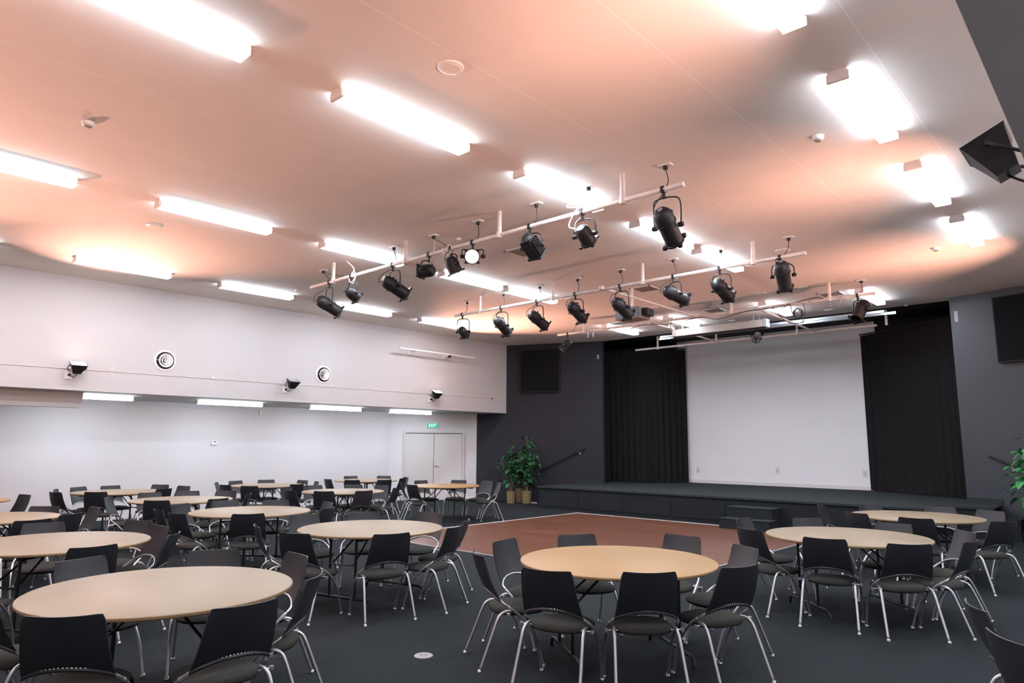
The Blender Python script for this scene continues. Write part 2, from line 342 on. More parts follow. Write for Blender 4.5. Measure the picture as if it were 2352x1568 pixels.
# curtains
def curtain(path, z0, z1, label, seed):
    rnd = random.Random(seed); P = smooth_path([(x, y, 0) for x, y in path], 8)
    L = [0]
    for a, b in zip(P, P[1:]): L.append(L[-1]+(b-a).length)
    n = int(L[-1]/.022); cols = []
    ph = 0
    for i in range(n+1):
        s = L[-1]*i/n; k = max(j for j in range(len(L)) if L[j] <= s+1e-9); k = min(k, len(P)-2)
        f_ = (s-L[k])/(L[k+1]-L[k]); p = P[k].lerp(P[k+1], f_); t = (P[k+1]-P[k]).normalized(); nn = Vector((-t.y, t.x, 0))
        ph += .022*2*PI/(.17+.05*rnd.random()); cols.append((p, nn, ph, .8+.4*math.sin(s*2.3+seed)))
    bm = new_bm(); rows = []
    for k in range(9):
        z = z1+(z0-z1)*k/8; amp = .018+.028*k/8
        rows.append([bm.verts.new(p+nn*(amp*a*math.sin(h_)+.012*math.sin(2.7*h_+k*.3))+Vector((0, 0, z))) for p, nn, h_, a in cols])
    for a, b in zip(rows, rows[1:]):
        for i in range(n): bm.faces.new((a[i], a[i+1], b[i+1], b[i]))
    t = thing('stage_curtain', label, 'curtain', (0, 0, 0))
    obj('drape', bm, 'curtain', t, smooth=180)
    bm = new_bm(); tube(bm, [p+Vector((0, 0, z1+.03)) for p in P], .018, 6); obj('curtain_track', bm, 'black', t)
curtain([(17.3, 13.2), (17.45, 12.3), (17.62, 11.0), (18.0, 10.4), (18.62, 10.02)], .57, 4.49, 'black velvet stage curtain left of the white wall', 1)
curtain([(18.62, 5.13), (18.45, 4.72), (17.9, 3.85), (17.28, 2.92), (16.7, 2.2)], .57, 4.41, 'black velvet stage curtain right of the white wall', 2)

# ------------------------------------------------------------------ fluorescent fixtures
def fixture(x0, y, z, L, wd, label, group, full=True):
    t = thing('fluorescent_light', label, 'ceiling light', (x0+L/2, y, z), 0, group)
    h = .09
    bm = new_bm(); box(bm, (-L/2, -wd/2*.85, -.025), (L/2, wd/2*.85, 0)); obj('base', bm, 'white', t)
    bm = new_bm(); box(bm, (-L/2+.035, -wd/2+.003, -h), (L/2-.012, wd/2-.003, -.025), None, .008); df = obj('diffuser', bm, 'tube', t); df.data.materials.append(M['tubeside'])
    for p in df.data.polygons:
        if p.normal.z > -.5: p.material_index = 1
    bm = new_bm(); box(bm, (-L/2, -wd/2, -h-.002), (-L/2+.035, wd/2, -.02), None, .004); obj('end_cap', bm, 'white', t)
    bm = new_bm(); box(bm, (L/2-.012, -wd/2, -h-.002), (L/2, wd/2, -.02), None, .004); obj('end_cap', bm, 'white', t)
ORD = ['nearest', 'second', 'third', 'fourth', 'fifth', 'sixth', 'seventh', 'eighth', 'ninth', 'tenth']
rows = [('middle-left', 8.77, [-1.75, .62, 3.0, 5.32, 7.69, 9.33]), ('middle-right', 4.78, [-1.75, .68, 2.97, 5.28, 7.6, 9.33]),
        ('far left', 12.55, [.6, 3.12, 5.5, 7.98, 10.35]), ('rightmost', 1.545, [-1.75, 3.1, 5.5, 7.9, 10.2])]
for nm, y, xs in rows:
    k = 0
    for x in xs:
        vis = not (x < 0 or (nm == 'far left' and x < 1))
        if vis: lab = '%s fluorescent batten light in the %s ceiling row' % (ORD[k], nm); k += 1
        else: lab = 'fluorescent batten light behind the camera, %s row' % nm if x < 0 else 'fluorescent batten light outside the left edge'
        fixture(x, y, CZ, 1.5, .17, lab, 'fluorescent lights on the main ceiling')
for x, y, w_ in ((13.95, 9.73, 'leftmost'), (13.95, 7.98, 'second from left'), (13.85, 5.66, 'third from left'), (13.88, 3.78, 'rightmost')):
    fixture(x, y, CZ, 1.5, .17, '%s of four fluorescent lights just before the stage' % w_, 'fluorescent lights before the stage')
for k, x in enumerate((3.5, 6.27, 9.0, 11.4)):
    fixture(x, 15.05, SZ, 1.52, .12, '%s slim fluorescent under the left bulkhead from the left' % ORD[k].replace('nearest', 'first'), 'fluorescent lights under the left bulkhead')
for k, x in enumerate((1.0, 4.5, 8.0, 11.0)):
    fixture(x, -.8, SZ, 1.52, .12, '%s slim fluorescent under the right bulkhead' % ORD[k], 'fluorescent lights under the right bulkhead')

# ------------------------------------------------------------------ wall floods on the bulkheads
def flood(x, side, lit, label, power=None):
    s = -1 if side == 'L' else 1
    y = YL if side == 'L' else YR
    t = thing('wall_floodlight', label, 'floodlight', (x, y, 2.92), 0, 'floodlights on the bulkheads' )
    hd = Vector((.0, s*.19, .06)); beam = Vector((0.0, s*.905, .425)).normalized()
    aim = Vector((0.0, s*.42, .91)).normalized() 
    mm = dirmat(hd, aim, Vector((1, 0, 0)))
    mm = mm @ Matrix.Rotation(PI/2, 4, 'Z') if False else mm
    bm = new_bm()
    # tapered housing: small back, wide front
    vs = []
    for z, a, b in ((-.13, .06, .045), (-.06, .085, .062), (.035, .125, .088), (.05, .135, .096)):
        vs.append([bm.verts.new(mm @ Vector((sx*b, sy*a, z))) for sx, sy in ((-1, -1), (1, -1), (1, 1), (-1, 1))])
    for r1, r2 in zip(vs, vs[1:]):
        for i in range(4): bm.faces.new((r1[i], r1[(i+1) % 4], r2[(i+1) % 4], r2[i]))
    bm.faces.new(vs[0][::-1]); bm.faces.new(vs[-1]); 
    obj('housing', bm, 'black', t)
    bm = new_bm(); cbox(bm, (0, 0, .053), (.16, .235, .006), mm); obj('glass', bm, 'flood_on' if lit else 'glass_off', t)
    bm = new_bm()
    for k in (-1, 1):
        tube(bm, smooth_path([hd+Vector((k*.14, 0, 0)), hd+Vector((k*.145, -s*.06, -.04)), Vector((k*.08, s*.03, -.02)), Vector((k*.05, 0, -.02))], 4), .008, 6)
        lathe(bm, [(.013, 0), (.013, .018)], 10, dirmat(hd+Vector((k*.125, 0, 0)), (k, 0, 0)))
    obj('bracket', bm, 'black', t)
    bm = new_bm(); tube(bm, smooth_path([hd-aim*.12, hd+Vector((.02, -s*.05, -.12)), Vector((-.02, s*.05, -.13)), Vector((-.08, s*.03, -.09))], 5), .006, 6); obj('cable', bm, 'blackrub', t)
    bm = new_bm(); cbox(bm, (-.09, s*.012, -.09), (.12, .024, .15), None, .006); so = obj('socket_plate', bm, 'white', t)
    bm = new_bm(); lathe(bm, [(.024, 0), (.024, .03)], 12, dirmat(Vector((-.08, s*.024, -.09)), (0, s, 0))); obj('plug', bm, 'blackrub', so)
    if power:
        ld = D.lights.new('flood_lamp', 'AREA'); ld.shape = 'RECTANGLE'; ld.size = .20; ld.size_y = .06; ld.energy = power; ld.color = (1.0, .50, .36); ld.spread = math.radians(84)
        lo = D.objects.new('flood_lamp', ld); COL.objects.link(lo); lo.parent = t
        lo.matrix_local = dirmat(hd+aim*.09, -beam, Vector((1, 0, 0))) @ Matrix.Rotation(PI/2, 4, 'Z')
flood(3.69, 'L', True, 'lit floodlight, leftmost on the white bulkhead wall', FLOOD*.6)
flood(7.91, 'L', False, 'unlit black floodlight on the bulkhead between two round vents')
flood(12.16, 'L', True, 'lit floodlight on the bulkhead above the doors', FLOOD*.9)
flood(3.69, 'R', True, 'large black floodlight at the upper right edge of the view', FLOOD*.28)
flood(7.91, 'R', True, 'floodlight on the right bulkhead just outside the view', FLOOD*.3)
flood(12.16, 'R', True, 'floodlight on the right bulkhead near the stage, outside the view', FLOOD*.4)
flood(-.6, 'L', True, 'floodlight on the left bulkhead behind the camera', FLOOD*2.9)
flood(-.6, 'R', True, 'floodlight on the right bulkhead behind the camera', FLOOD*.45)

# ------------------------------------------------------------------ lighting bars and ceiling gear
def bar(x, y0, y1, drops, label, r=.029, z=4.30):
    t = thing('lighting_bar', label, 'lighting bar', (x, (y0+y1)/2, z), 0, 'cream lighting bars'); c = (y0+y1)/2
    bm = new_bm(); tube(bm, [(0, y0-c, 0), (0, y1-c, 0)], r, 12); obj('pipe', bm, 'pipe', t, smooth=40)
    for y in drops:
        bm = new_bm(); tube(bm, [(0, y-c, 0), (0, y-c, CZ-z-.002)], .029, 12); lathe(bm, [(.040, -.035), (.040, .04)], 12, Matrix.Translation((0, y-c, 0))); obj('drop_tube', bm, 'pipe', t, smooth=40)
DY = (4.0, 5.88, 7.79, 9.69)
bar(6.14, 3.26, 10.37, DY, 'nearest cream pipe bar carrying nine theatre lamps')
bar(9.57, 3.25, 10.43, DY, 'middle cream pipe bar carrying eight theatre lamps')
bar(12.97, 3.27, 10.40, (4.03, 5.92, 7.81, 9.61), 'third cream pipe bar with loose cables and few lamps')
bar(16.52, 4.18, 10.43, (5.92, 7.99, 9.72), 'cream pipe bar nearest the white stage wall')
def brace(name, a, b, label, r=.022):
    c = Vector(a); bm = new_bm(); tube(bm, [Vector((0, 0, 0)), Vector(b)-c], r, 10)
    d = (Vector(b)-c).normalized()
    for p in (Vector((0, 0, 0)), Vector(b)-c): cbox(bm, p, (.07, .07, .06))
    o = obj(name, bm, 'pipe', loc=a); tag(o, label, 'brace', 'cream pipes joining the lighting bars')
brace('bracing_pipe', (9.5, 6.66, 4.31), (12.95, 6.70, 4.31), 'long cream pipe joining middle and third lighting bars')
brace('bracing_pipe', (13.0, 5.42, 4.31), (16.5, 5.52, 4.31), 'cream pipe from third bar to stage bar, right one')
brace('bracing_pipe', (13.0, 7.94, 4.33), (14.3, 8.0, 4.36), 'short cream pipe behind third bar, left of screen housing', .02)
brace('bracing_pipe', (13.0, 7.3, 4.33), (14.2, 8.0, 4.40), 'slanting cream brace from third bar to screen housing', .018)
brace('bracing_pipe', (15.16, 7.93, 4.31), (16.5, 7.97, 4.31), 'short cream pipe from screen housing to stage bar', .02)
bm = new_bm(); cbox(bm, (0, 0, 0), (.05, .05, .34)); o = obj('ceiling_stub', bm, 'white', loc=(16.52, 3.98, 4.45)); tag(o, 'short white post hanging beside end of stage bar', 'post')
# projection screen housing and tracks
t = thing('screen_housing', 'long beige roller screen housing hung before the stage', 'projection screen', (15.05, 7.25, 4.37))
bm = new_bm(); box(bm, (-.08, -1.15, -.08), (.10, 1.15, .09), None, .01); obj('housing', bm, 'housing', t)
bm = new_bm(); box(bm, (-.085, -1.22, -.085), (.105, -1.15, .095)); obj('end_plate', bm, 'steel', t)
bm = new_bm(); tube(bm, [(.01, -1.15, -.085), (.01, 1.15, -.085)], .03, 10); obj('roller', bm, 'black', t)
bm = new_bm()
for y in (-.9, .9): cbox(bm, (0, y, .17), (.03, .03, .17))
obj('hanger', bm, 'steel', t)
for k, (x, y0, y1, z) in enumerate(((15.45, 3.75, 9.0, 4.40), (15.75, 3.6, 9.2, 4.40), (16.1, 3.9, 9.3, 4.46))):
    t = thing('curtain_rail', '%s grey steel rail above the white stage wall' % ('front', 'middle', 'rear')[k], 'rail', (x, (y0+y1)/2, z), 0, 'steel rails over the stage'); c = (y1-y0)/2
    bm = new_bm(); box(bm, (-.03, -c, -.025), (.03, c, .025)); obj('rail', bm, 'steel', t)
    for y in (-c*.8, 0, c*.8):
        bm = new_bm(); box(bm, (-.012, y-.012, .02), (.012, y+.012, CZ-z)); obj('hanger', bm, 'steel', t)

# ceiling power plates
PLATES = [(6.248,3.525),(6.222,5.325),(6.197,4.503),(6.223,6.361),(6.247,7.297),(6.222,8.186),(6.295,10.256),(9.714,3.527),(9.65,4.538),(9.656,5.357),(9.679,6.383),(9.693,7.31),(9.686,8.202),(9.701,9.159),(9.773,10.287),(13.195,3.539),(13.325,10.103)]
pl0 = None
for k, (x, y) in enumerate(PLATES):
    row = 'nearest' if x < 8 else ('middle' if x < 11 else 'third')
    n_ = sorted([p[1] for p in PLATES if abs(p[0]-x) < .6], reverse=True); i_ = n_.index(y)
    lab = 'white ceiling power plate above the %s bar, %s from the left' % (row, ['first']+ORD[1:] and (['first']+ORD[1:])[i_])
    if pl0 is None:
        pl0 = thing('power_outlet', lab, 'outlet', (x, y, CZ), 0, 'ceiling power outlets above the bars')
        bm = new_bm(); box(bm, (-.045, -.075, -.018), (.045, .075, 0), None, .004); obj('plate', bm, 'white', pl0)
        bm = new_bm(); lathe(bm, [(.022, -.055), (.026, -.05), (.026, -.018)], 10); obj('plug', bm, 'blackrub', pl0)
    else:
        o = copy_tree(pl0); o.location = (x, y, CZ); o['label'] = lab
# theatre lamps
def lamp(kind, c, d, barx, clampy, plate, label, lit=False, cablem='blackrub'):
    t = thing('theatre_lamp', label, 'theatre lamp', (barx, clampy, 4.30), 0, 'theatre lamps on the bars')
    o = Vector((barx, clampy, 4.30)); cc = Vector(c)-o; d = Vector(d).normalized(); mm = dirmat(cc, d)
    bm = new_bm()
    if kind == 'par':
        prof = [(.03, -.225), (.062, -.215), (.092, -.18), (.103, -.13), (.105, -.07), (.112, -.068), (.112, -.05), (.10, -.045), (.097, .0), (.097, .19), (.108, .195), (.108, .215)]
        lathe(bm, prof+[(.095, .216), (.090, .06)], 24, mm)
        for k in range(4):
            a = PI/4+k*PI/2; p = Vector((math.cos(a)*.118, math.sin(a)*.118, .205)); cbox(bm, p, (.045, .045, .035), mm)
        for a in (.6, 2.2): cbox(bm, (math.cos(a)*.104, math.sin(a)*.104, -.12), (.03, .03, .03), mm)
        R = .112
    elif kind == 'short':
        prof = [(.02, -.12), (.06, -.112), (.085, -.08), (.092, -.03), (.092, .09), (.104, .095), (.104, .115)]
        lathe(bm, prof+[(.092, .116), (.088, .05)], 24, mm)
        for k in range(4):
            a = PI/4+k*PI/2; cbox(bm, (math.cos(a)*.112, math.sin(a)*.112, .11), (.035, .035, .025), mm)
        R = .105
    else:
        cbox(bm, (0, 0, 0), (.17, .17, .24), mm, .02)
        for k in range(5): cbox(bm, (-.09, -.06+k*.03, 0), (.02, .008, .22), mm); cbox(bm, (.09, -.06+k*.03, 0), (.02, .008, .22), mm)
        lathe(bm, [(.05, -.17), (.085, -.14), (.085, -.12)], 16, mm); cbox(bm, (0, 0, .13), (.20, .20, .025), mm)
        R = .115
    obj('body', bm, 'black', t, smooth=35)
    if kind == 'par':
        bm = new_bm(); lathe(bm, [(.001, -.2262), (.028, -.2262)], 16, mm, caps=False); obj('rear_cap', bm, 'glass_off', t)
    bm = new_bm(); zf = {'par': .07, 'short': .085, 'box': .144}[kind]; lathe(bm, [(.001, zf+.012), (.05, zf+.008), (.088, zf)], 20, mm, caps=False); obj('lens', bm, 'lamp_on' if lit else 'glass_off', t)
    # yoke
    side = Vector((-d.y, d.x, 0)).normalized()
    topz = -.10; bm = new_bm(); r_ = R+.035
    hub = Vector((cc.x, cc.y, 0)); top = Vector((hub.x*.5, hub.y*.5, topz))
    yk = [cc+side*r_, Vector((cc.x*.9, cc.y*.9, max(cc.z+.09, topz-.06)))+side*r_, top+side*(r_*.55)+Vector((0, 0, -.0)), top-side*(r_*.55), Vector((cc.x*.9, cc.y*.9, max(cc.z+.09, topz-.06)))-side*r_, cc-side*r_]
    tube(bm, smooth_path(yk, 4), .009, 6)
    for s in (-1, 1): lathe(bm, [(.026, -.03), (.026, .02), (.014, .03)], 10, dirmat(cc+side*s*r_, side*s))
    obj('yoke', bm, 'black', t)
    bm = new_bm(); tube(bm, [top, Vector((0, 0, -.02))], .012, 8); cbox(bm, (0, 0, 0), (.07, .045, .07), None, .008); lathe(bm, [(.015, -.1), (.015, -.03)], 8); obj('clamp', bm, 'black', t)
    if plate:
        pp = Vector((plate[0], plate[1], CZ-.05))-o; bk = cc-d*(.22 if kind == 'par' else .12)
        mid = (pp+Vector((0, 0, 0)))*.5+Vector((.03, -.03, -.02))
        bm = new_bm(); tube(bm, smooth_path([pp, mid, Vector((.05, .03, -.02)), (bk+Vector((.0, .06, .06))), bk+Vector((-.03, .05, -.05)), bk], 6), .0055, 6); obj('cable', bm, cablem, t)
P_ = PLATES
L1 = 'of nine on the nearest bar'
lamp('par', (6.14, 9.793, 3.90), (.88, -.18, -.42), 6.14, 9.80, P_[6], 'long black theatre lamp, leftmost '+L1)
lamp('short', (6.14, 9.12, 4.00), (.78, -.1, -.5), 6.14, 9.17, P_[6], 'short black theatre lamp, second from left '+L1)
lamp('par', (6.14, 8.03, 3.947), (.90, -.12, -.42), 6.14, 8.10, P_[5], 'large black theatre lamp, third from left '+L1)
lamp('short', (6.14, 7.30, 4.07), (-.25, .95, .02), 6.14, 7.26, P_[4], 'short black lamp turned left, fourth '+L1, cablem='pipe')
lamp('short', (6.14, 6.76, 4.06), (.45, -.15, -.85), 6.14, 6.80, P_[4], 'short black lamp aimed steeply down, fifth '+L1)
lamp('short', (6.14, 6.37, 4.11), (-.70, -.62, -.28), 6.14, 6.37, P_[3], 'glowing theatre lamp facing the camera on nearest bar', lit=True)
lamp('box', (6.14, 5.32, 4.04), (.80, .05, -.60), 6.14, 5.36, P_[1], 'boxy finned black lamp, third from right '+L1)
lamp('short', (6.14, 4.524, 4.02), (.80, .05, -.6), 6.14, 4.56, P_[2], 'round-backed black lamp, second from right '+L1, cablem='pipe')
lamp('par', (6.14, 3.457, 3.887), (.80, .08, -.60), 6.14, 3.50, P_[0], 'big black theatre lamp at right end of nearest bar')
L2 = 'of eight on the middle bar'
for (c, d, pk, w_) in (((9.57, 10.18, 3.93), (.85, .25, -.45), 14, 'leftmost'), ((9.57, 9.075, 3.928), (.84, .06, -.54), 13, 'second from left'), ((9.57, 8.152, 3.938), (.87, -.13, -.48), 12, 'third from left'),
        ((9.57, 7.248, 3.975), (.87, -.02, -.50), 11, 'fourth from left'), ((9.57, 6.295, 3.92), (.85, -.12, -.50), 10, 'fourth from right'), ((9.57, 5.286, 3.994), (.88, -.36, -.32), 9, 'third from right'),
        ((9.57, 4.503, 3.964), (.90, -.04, -.42), 8, 'second from right'), ((9.57, 3.581, 4.026), (.60, .12, -.78), 7, 'rightmost')):
    lamp('par' if w_ != 'leftmost' else 'short', c, d, 9.57, c[1]+.03, P_[pk], 'black theatre lamp, %s %s' % (w_, L2))
lamp('par', (12.97, 3.52, 4.02), (-.55, .25, -.80), 12.97, 3.56, P_[15], 'dark theatre lamp at right end of third bar')
lamp('box', (12.97, 10.17, 4.02), (-.3, .5, -.6), 12.97, 10.1, P_[16], 'barn-door lamp at left end of third bar')
lamp('short', (16.52, 6.91, 4.38), (-.7, -.5, -.3), 16.52, 6.95, None, 'small black lamp hanging before the white stage wall')
# loose cables on the third bar and hooks
def cable(pts, label, m='blackrub', r=.007, loc=None):
    o0 = Vector(pts[0]); bm = new_bm(); tube(bm, smooth_path([Vector(p)-o0 for p in pts], 6), r, 6); o = obj('cable', bm, m, loc=o0); tag(o, label, 'cable')
coil = [(12.95, 5.2, 4.28), (12.94, 4.9, 4.24), (12.93, 4.75, 4.30)]
for k in range(20):
    a = k*.75; coil.append((12.93, 4.60+.10*math.cos(a)*(1-.02*k), 4.10+.09*math.sin(a)))
coil += [(12.95, 4.5, 3.95), (12.95, 4.75, 3.93), (12.95, 4.95, 4.1), (12.95, 5.0, 4.25)]
cable(coil, 'coiled black cable hanging from the third bar')
cable([(12.95, 8.9, 4.27), (12.94, 8.5, 4.18), (12.94, 8.0, 4.27), (12.94, 7.3, 4.22), (12.94, 6.6, 4.27), (12.94, 6.2, 4.19), (12.94, 5.6, 4.27), (12.95, 5.0, 4.27), (12.95, 4.3, 4.36), (12.95, 4.1, 4.28)], 'long black cable draped along the third bar')
cable([(12.95, 4.5, 4.28), (12.95, 4.48, 4.12), (12.95, 4.52, 3.98), (12.95, 4.53, 3.85)], 'cable tail hanging below the coil on third bar')
cable([(6.14, 9.32, 4.58), (6.14, 9.1, 4.40), (6.12, 9.2, 4.26), (6.1, 9.1, 4.18), (6.12, 9.02, 4.28), (6.14, 9.12, 4.37), (6.12, 9.2, 4.24), (6.12, 9.08, 4.17), (6.14, 9.05, 4.3)], 'white cable coil tied to left part of nearest bar', 'white', .008)
cable([(6.12, 6.95, 4.33), (6.10, 6.88, 4.22), (6.12, 6.80, 4.35), (6.1, 6.74, 4.24), (6.12, 6.92, 4.2), (6.13, 6.85, 4.36), (6.1, 6.78, 4.22), (6.12, 6.98, 4.28)], 'cream cable coil tied mid nearest bar beside fifth lamp', 'pipe', .007)
cable([(6.2, 4.5, 4.57), (6.16, 4.45, 4.42), (6.12, 4.55, 4.36), (6.1, 4.75, 4.40), (6.12, 4.6, 4.46), (6.1, 4.42, 4.38), (6.12, 4.62, 4.34), (6.1, 4.72, 4.16), (6.1, 4.6, 4.1)], 'white cable coil on nearest bar above round-backed lamp', 'white', .008)
for k, (y, n_) in enumerate(((9.50, 'left'), (9.35, 'second'), (4.38, 'third'), (4.02, 'fourth'), (3.84, 'right'))):
    bm = new_bm(); lathe(bm, [(.03, -.03), (.03, .03)], 8, Matrix.Translation((0, 0, 0)) @ Matrix.Rotation(PI/2, 4, 'X')); 
    for j in range(3): lathe(bm, [(.016, -.05-j*.045), (.016, -.03-j*.045)], 8)
    tube(bm, [(0, 0, 0), (0, 0, -.17)], .005, 5)
    o = obj('hook_clamp', bm, 'steel', loc=(12.97, y, 4.30)); tag(o, 'small empty hook clamp on third bar, %s of five' % n_, 'clamp', 'empty clamps on the third bar')
# projector
t = thing('projector', 'ceiling projector box hanging behind the middle bar', 'projector', (11.0, 7.0, 4.12))
bm = new_bm(); box(bm, (-.2, -.26, -.11), (.22, .26, .09), None, .012); obj('case', bm, 'plasticgrey', t)
bm = new_bm(); box(bm, (-.2, -.26, -.122), (.22, .26, -.108)); obj('underside', bm, 'ventgrille', t)
bm = new_bm(); tube(bm, [(0, 0, .09), (0, 0, CZ-4.12)], .025, 10); obj('mounting_pole', bm, 'white', t)
bm = new_bm(); box(bm, (-.1, -.38, -.08), (.15, -.26, .06), None, .01); obj('lens_end', bm, 'black', t)
# ceiling devices
def disc(x, y, r, h, label, name, cat, grp=None, inner=True):
    t = thing(name, label, cat, (x, y, CZ), 0, grp)
    bm = new_bm(); lathe(bm, [(r*.9, -h), (r, -h*.6), (r, 0)], 28); obj('rim', bm, 'white', t, smooth=40)
    if inner: bm = new_bm(); lathe(bm, [(.006, -h-.003), (r*.72, -h-.002), (r*.72, -h+.002)], 24); obj('grille', bm, 'ceiling', t)
disc(3.40, 3.81, .105, .015, 'round white ceiling speaker near top centre', 'ceiling_speaker', 'speaker', 'round ceiling speakers')
disc(3.366, 9.844, .105, .015, 'round white ceiling speaker at left beside batten light', 'ceiling_speaker', 'speaker', 'round ceiling speakers')
disc(10.35, 3.86, .11, .015, 'round white ceiling speaker above right end of middle bar', 'ceiling_speaker', 'speaker', 'round ceiling speakers')
for x, y, l_ in ((1.756, 7.056, 'small white smoke detector at upper left of ceiling'), (6.637, 2.072, 'small white smoke detector between rightmost battens'), (11.744, 2.075, 'small white smoke detector at far right of ceiling')):
    t = thing('smoke_detector', l_, 'smoke detector', (x, y, CZ), 0, 'smoke detectors')
    bm = new_bm(); lathe(bm, [(.04, -.04), (.05, -.03), (.055, 0)], 20); obj('cover', bm, 'white', t, smooth=50)
    bm = new_bm(); lathe(bm, [(.015, -.055), (.03, -.05), (.034, -.04)], 16); obj('sensor', bm, 'ventgrille', t)
for x, y, l_ in ((6.587, 7.138, 'tiny white ceiling sensor behind fourth lamp'), (6.809, 12.035, 'tiny white ceiling sensor beside far left batten'), (16.2, 3.5, 'tiny white ceiling sensor by the right curtain top')):
    bm = new_bm(); lathe(bm, [(.03, -.03), (.04, 0)], 14); o = obj('ceiling_sensor', bm, 'white', loc=(x, y, CZ)); tag(o, l_, 'sensor')
for k, (x, y) in enumerate(((12.87, 7.66), (13.65, 6.62), (13.05, 5.34), (13.06, 4.53), (10.85, 6.04), (15.66, 4.91), (15.53, 7.1))):
    bm = new_bm(); box(bm, (-.04, -.09, -.015), (.04, .09, 0), None, .004); o = obj('blank_plate', bm, 'white', loc=(x, y, CZ)); tag(o, 'small blank white plate on the ceiling near the stage bars', 'plate', 'blank ceiling plates near the stage')
for x, y, s, l_ in ((7.73, 6.87, .44, 'square ceiling air vent right of the glowing lamp'), (11.21, 6.83, .44, 'square ceiling air vent just behind the middle bar'), (14.07, 6.83, .42, 'square ceiling air vent in front of screen housing'), (14.05, 9.34, .42, 'white-framed square ceiling vent below the projector'), (14.03, 4.33, .42, 'square ceiling air vent above right part of third bar')):
    t = thing('ceiling_vent', l_, 'vent', (x, y, CZ), 0, 'square ceiling vents')
    bm = new_bm(); w_ = .03
    for a, b in (((-s/2, -s/2), (s/2, -s/2+w_)), ((-s/2, s/2-w_), (s/2, s/2)), ((-s/2, -s/2), (-s/2+w_, s/2)), ((s/2-w_, -s/2), (s/2, s/2))): box(bm, (*a, -.015), (*b, 0))
    obj('frame', bm, 'white', t)
    bm = new_bm(); box(bm, (-s/2+w_, -s/2+w_, -.004), (s/2-w_, s/2-w_, 0)); obj('backing', bm, 'ventdark', t)
    bm = new_bm()
    for k in range(12): y_ = -s/2+w_+.02+k*(s-2*w_-.03)/11; cbox(bm, (0, y_, -.010), (s-2*w_, .012, .006))
    obj('grille', bm, 'ventgrille', t)
# round air diffusers on the bulkhead face
for x, l_ in ((5.227, 'round white wall air vent, left one on bulkhead'), (8.789, 'round white wall air vent, right one on bulkhead')):
    t = thing('round_vent', l_, 'vent', (x, YL, 3.24), 0, 'round wall vents'); t.rotation_euler = (PI/2, 0, 0)
    bm = new_bm(); lathe(bm, [(.172, .0), (.172, .02), (.205, .012), (.208, 0)], 40, None, False); obj('rim', bm, 'white', t, smooth=60)
    bm = new_bm(); lathe(bm, [(.001, .002), (.172, .002)], 32, None, False); obj('throat_shade', bm, 'ventdark', t)  # flat dark disc painted as the shade inside the vent
    for k, (r0, r1) in enumerate(((.088, .128), (.046, .076), (.010, .030))):
        bm = new_bm(); lathe(bm, [(r0, .008), (r1, .055), (r1+.008, .055), (r0+.006, .006)], 36, None, False); obj('ring', bm, 'white', t, smooth=60)
    bm = new_bm(); cbox(bm, (0, 0, .03), (.34, .006, .02)); obj('crossbar', bm, 'white', t)
# wall pipe on the bulkhead
t = thing('wall_pipe', 'cream pipe bracketed high on the bulkhead wall', 'pipe', (12.10, YL-.30, 4.05))
bm = new_bm(); tube(bm, [(-1.33, 0, 0.01), (1.33, 0, 0.0)], .024, 12); obj('pipe', bm, 'white', t, smooth=40)
for x in (-.78, .45):
    bm = new_bm(); cbox(bm, (x, .15, 0), (.05, .30, .05)); cbox(bm, (x, .29, 0), (.1, .02, .16)); obj('bracket', bm, 'white', t)
bm = new_bm(); tube(bm, [(.40, -.03, -.04), (.40, .05, -.04)], .035, 12); obj('rubber_end', bm, 'blackrub', t)
for x, z, l_ in ((4.289, 3.0, 'first'), (6.185, 2.983, 'second'), (9.014, 2.985, 'third'), (11.392, 3.0, 'fourth'), (9.169, 3.975, 'high')):
    bm = new_bm(); cbox(bm, (0, -.012, 0), (.022, .024, .06), None, .004); tube(bm, smooth_path([(0, -.02, -.02), (0, -.045, -.03), (0, -.05, -.005)], 3), .005, 5)
    o = obj('wall_hook', bm, 'white', loc=(x, YL, z)); tag(o, 'tiny white hook on bulkhead wall, %s' % ('high one above right vent' if l_ == 'high' else l_+' from the left'), 'hook', 'white hooks on the bulkhead')
cable([(-1.0, YL-.008, 2.93), (4.2, YL-.008, 2.945), (7.0, YL-.008, 2.95), (10.0, YL-.008, 2.965), (12.0, YL-.008, 2.97), (14.45, YL-.008, 2.975)], 'thin wire strung along the bulkhead wall', 'pipe', .004)
bm = new_bm(); lathe(bm, [(.015, -.03), (.02, 0)], 10, dirmat((0, 0, 0), (0, 1, 0))); o = obj('wall_bolt', bm, 'ventdark', loc=(14.468, YL, 2.975)); tag(o, 'small dark bolt near the right end of bulkhead', 'bolt')
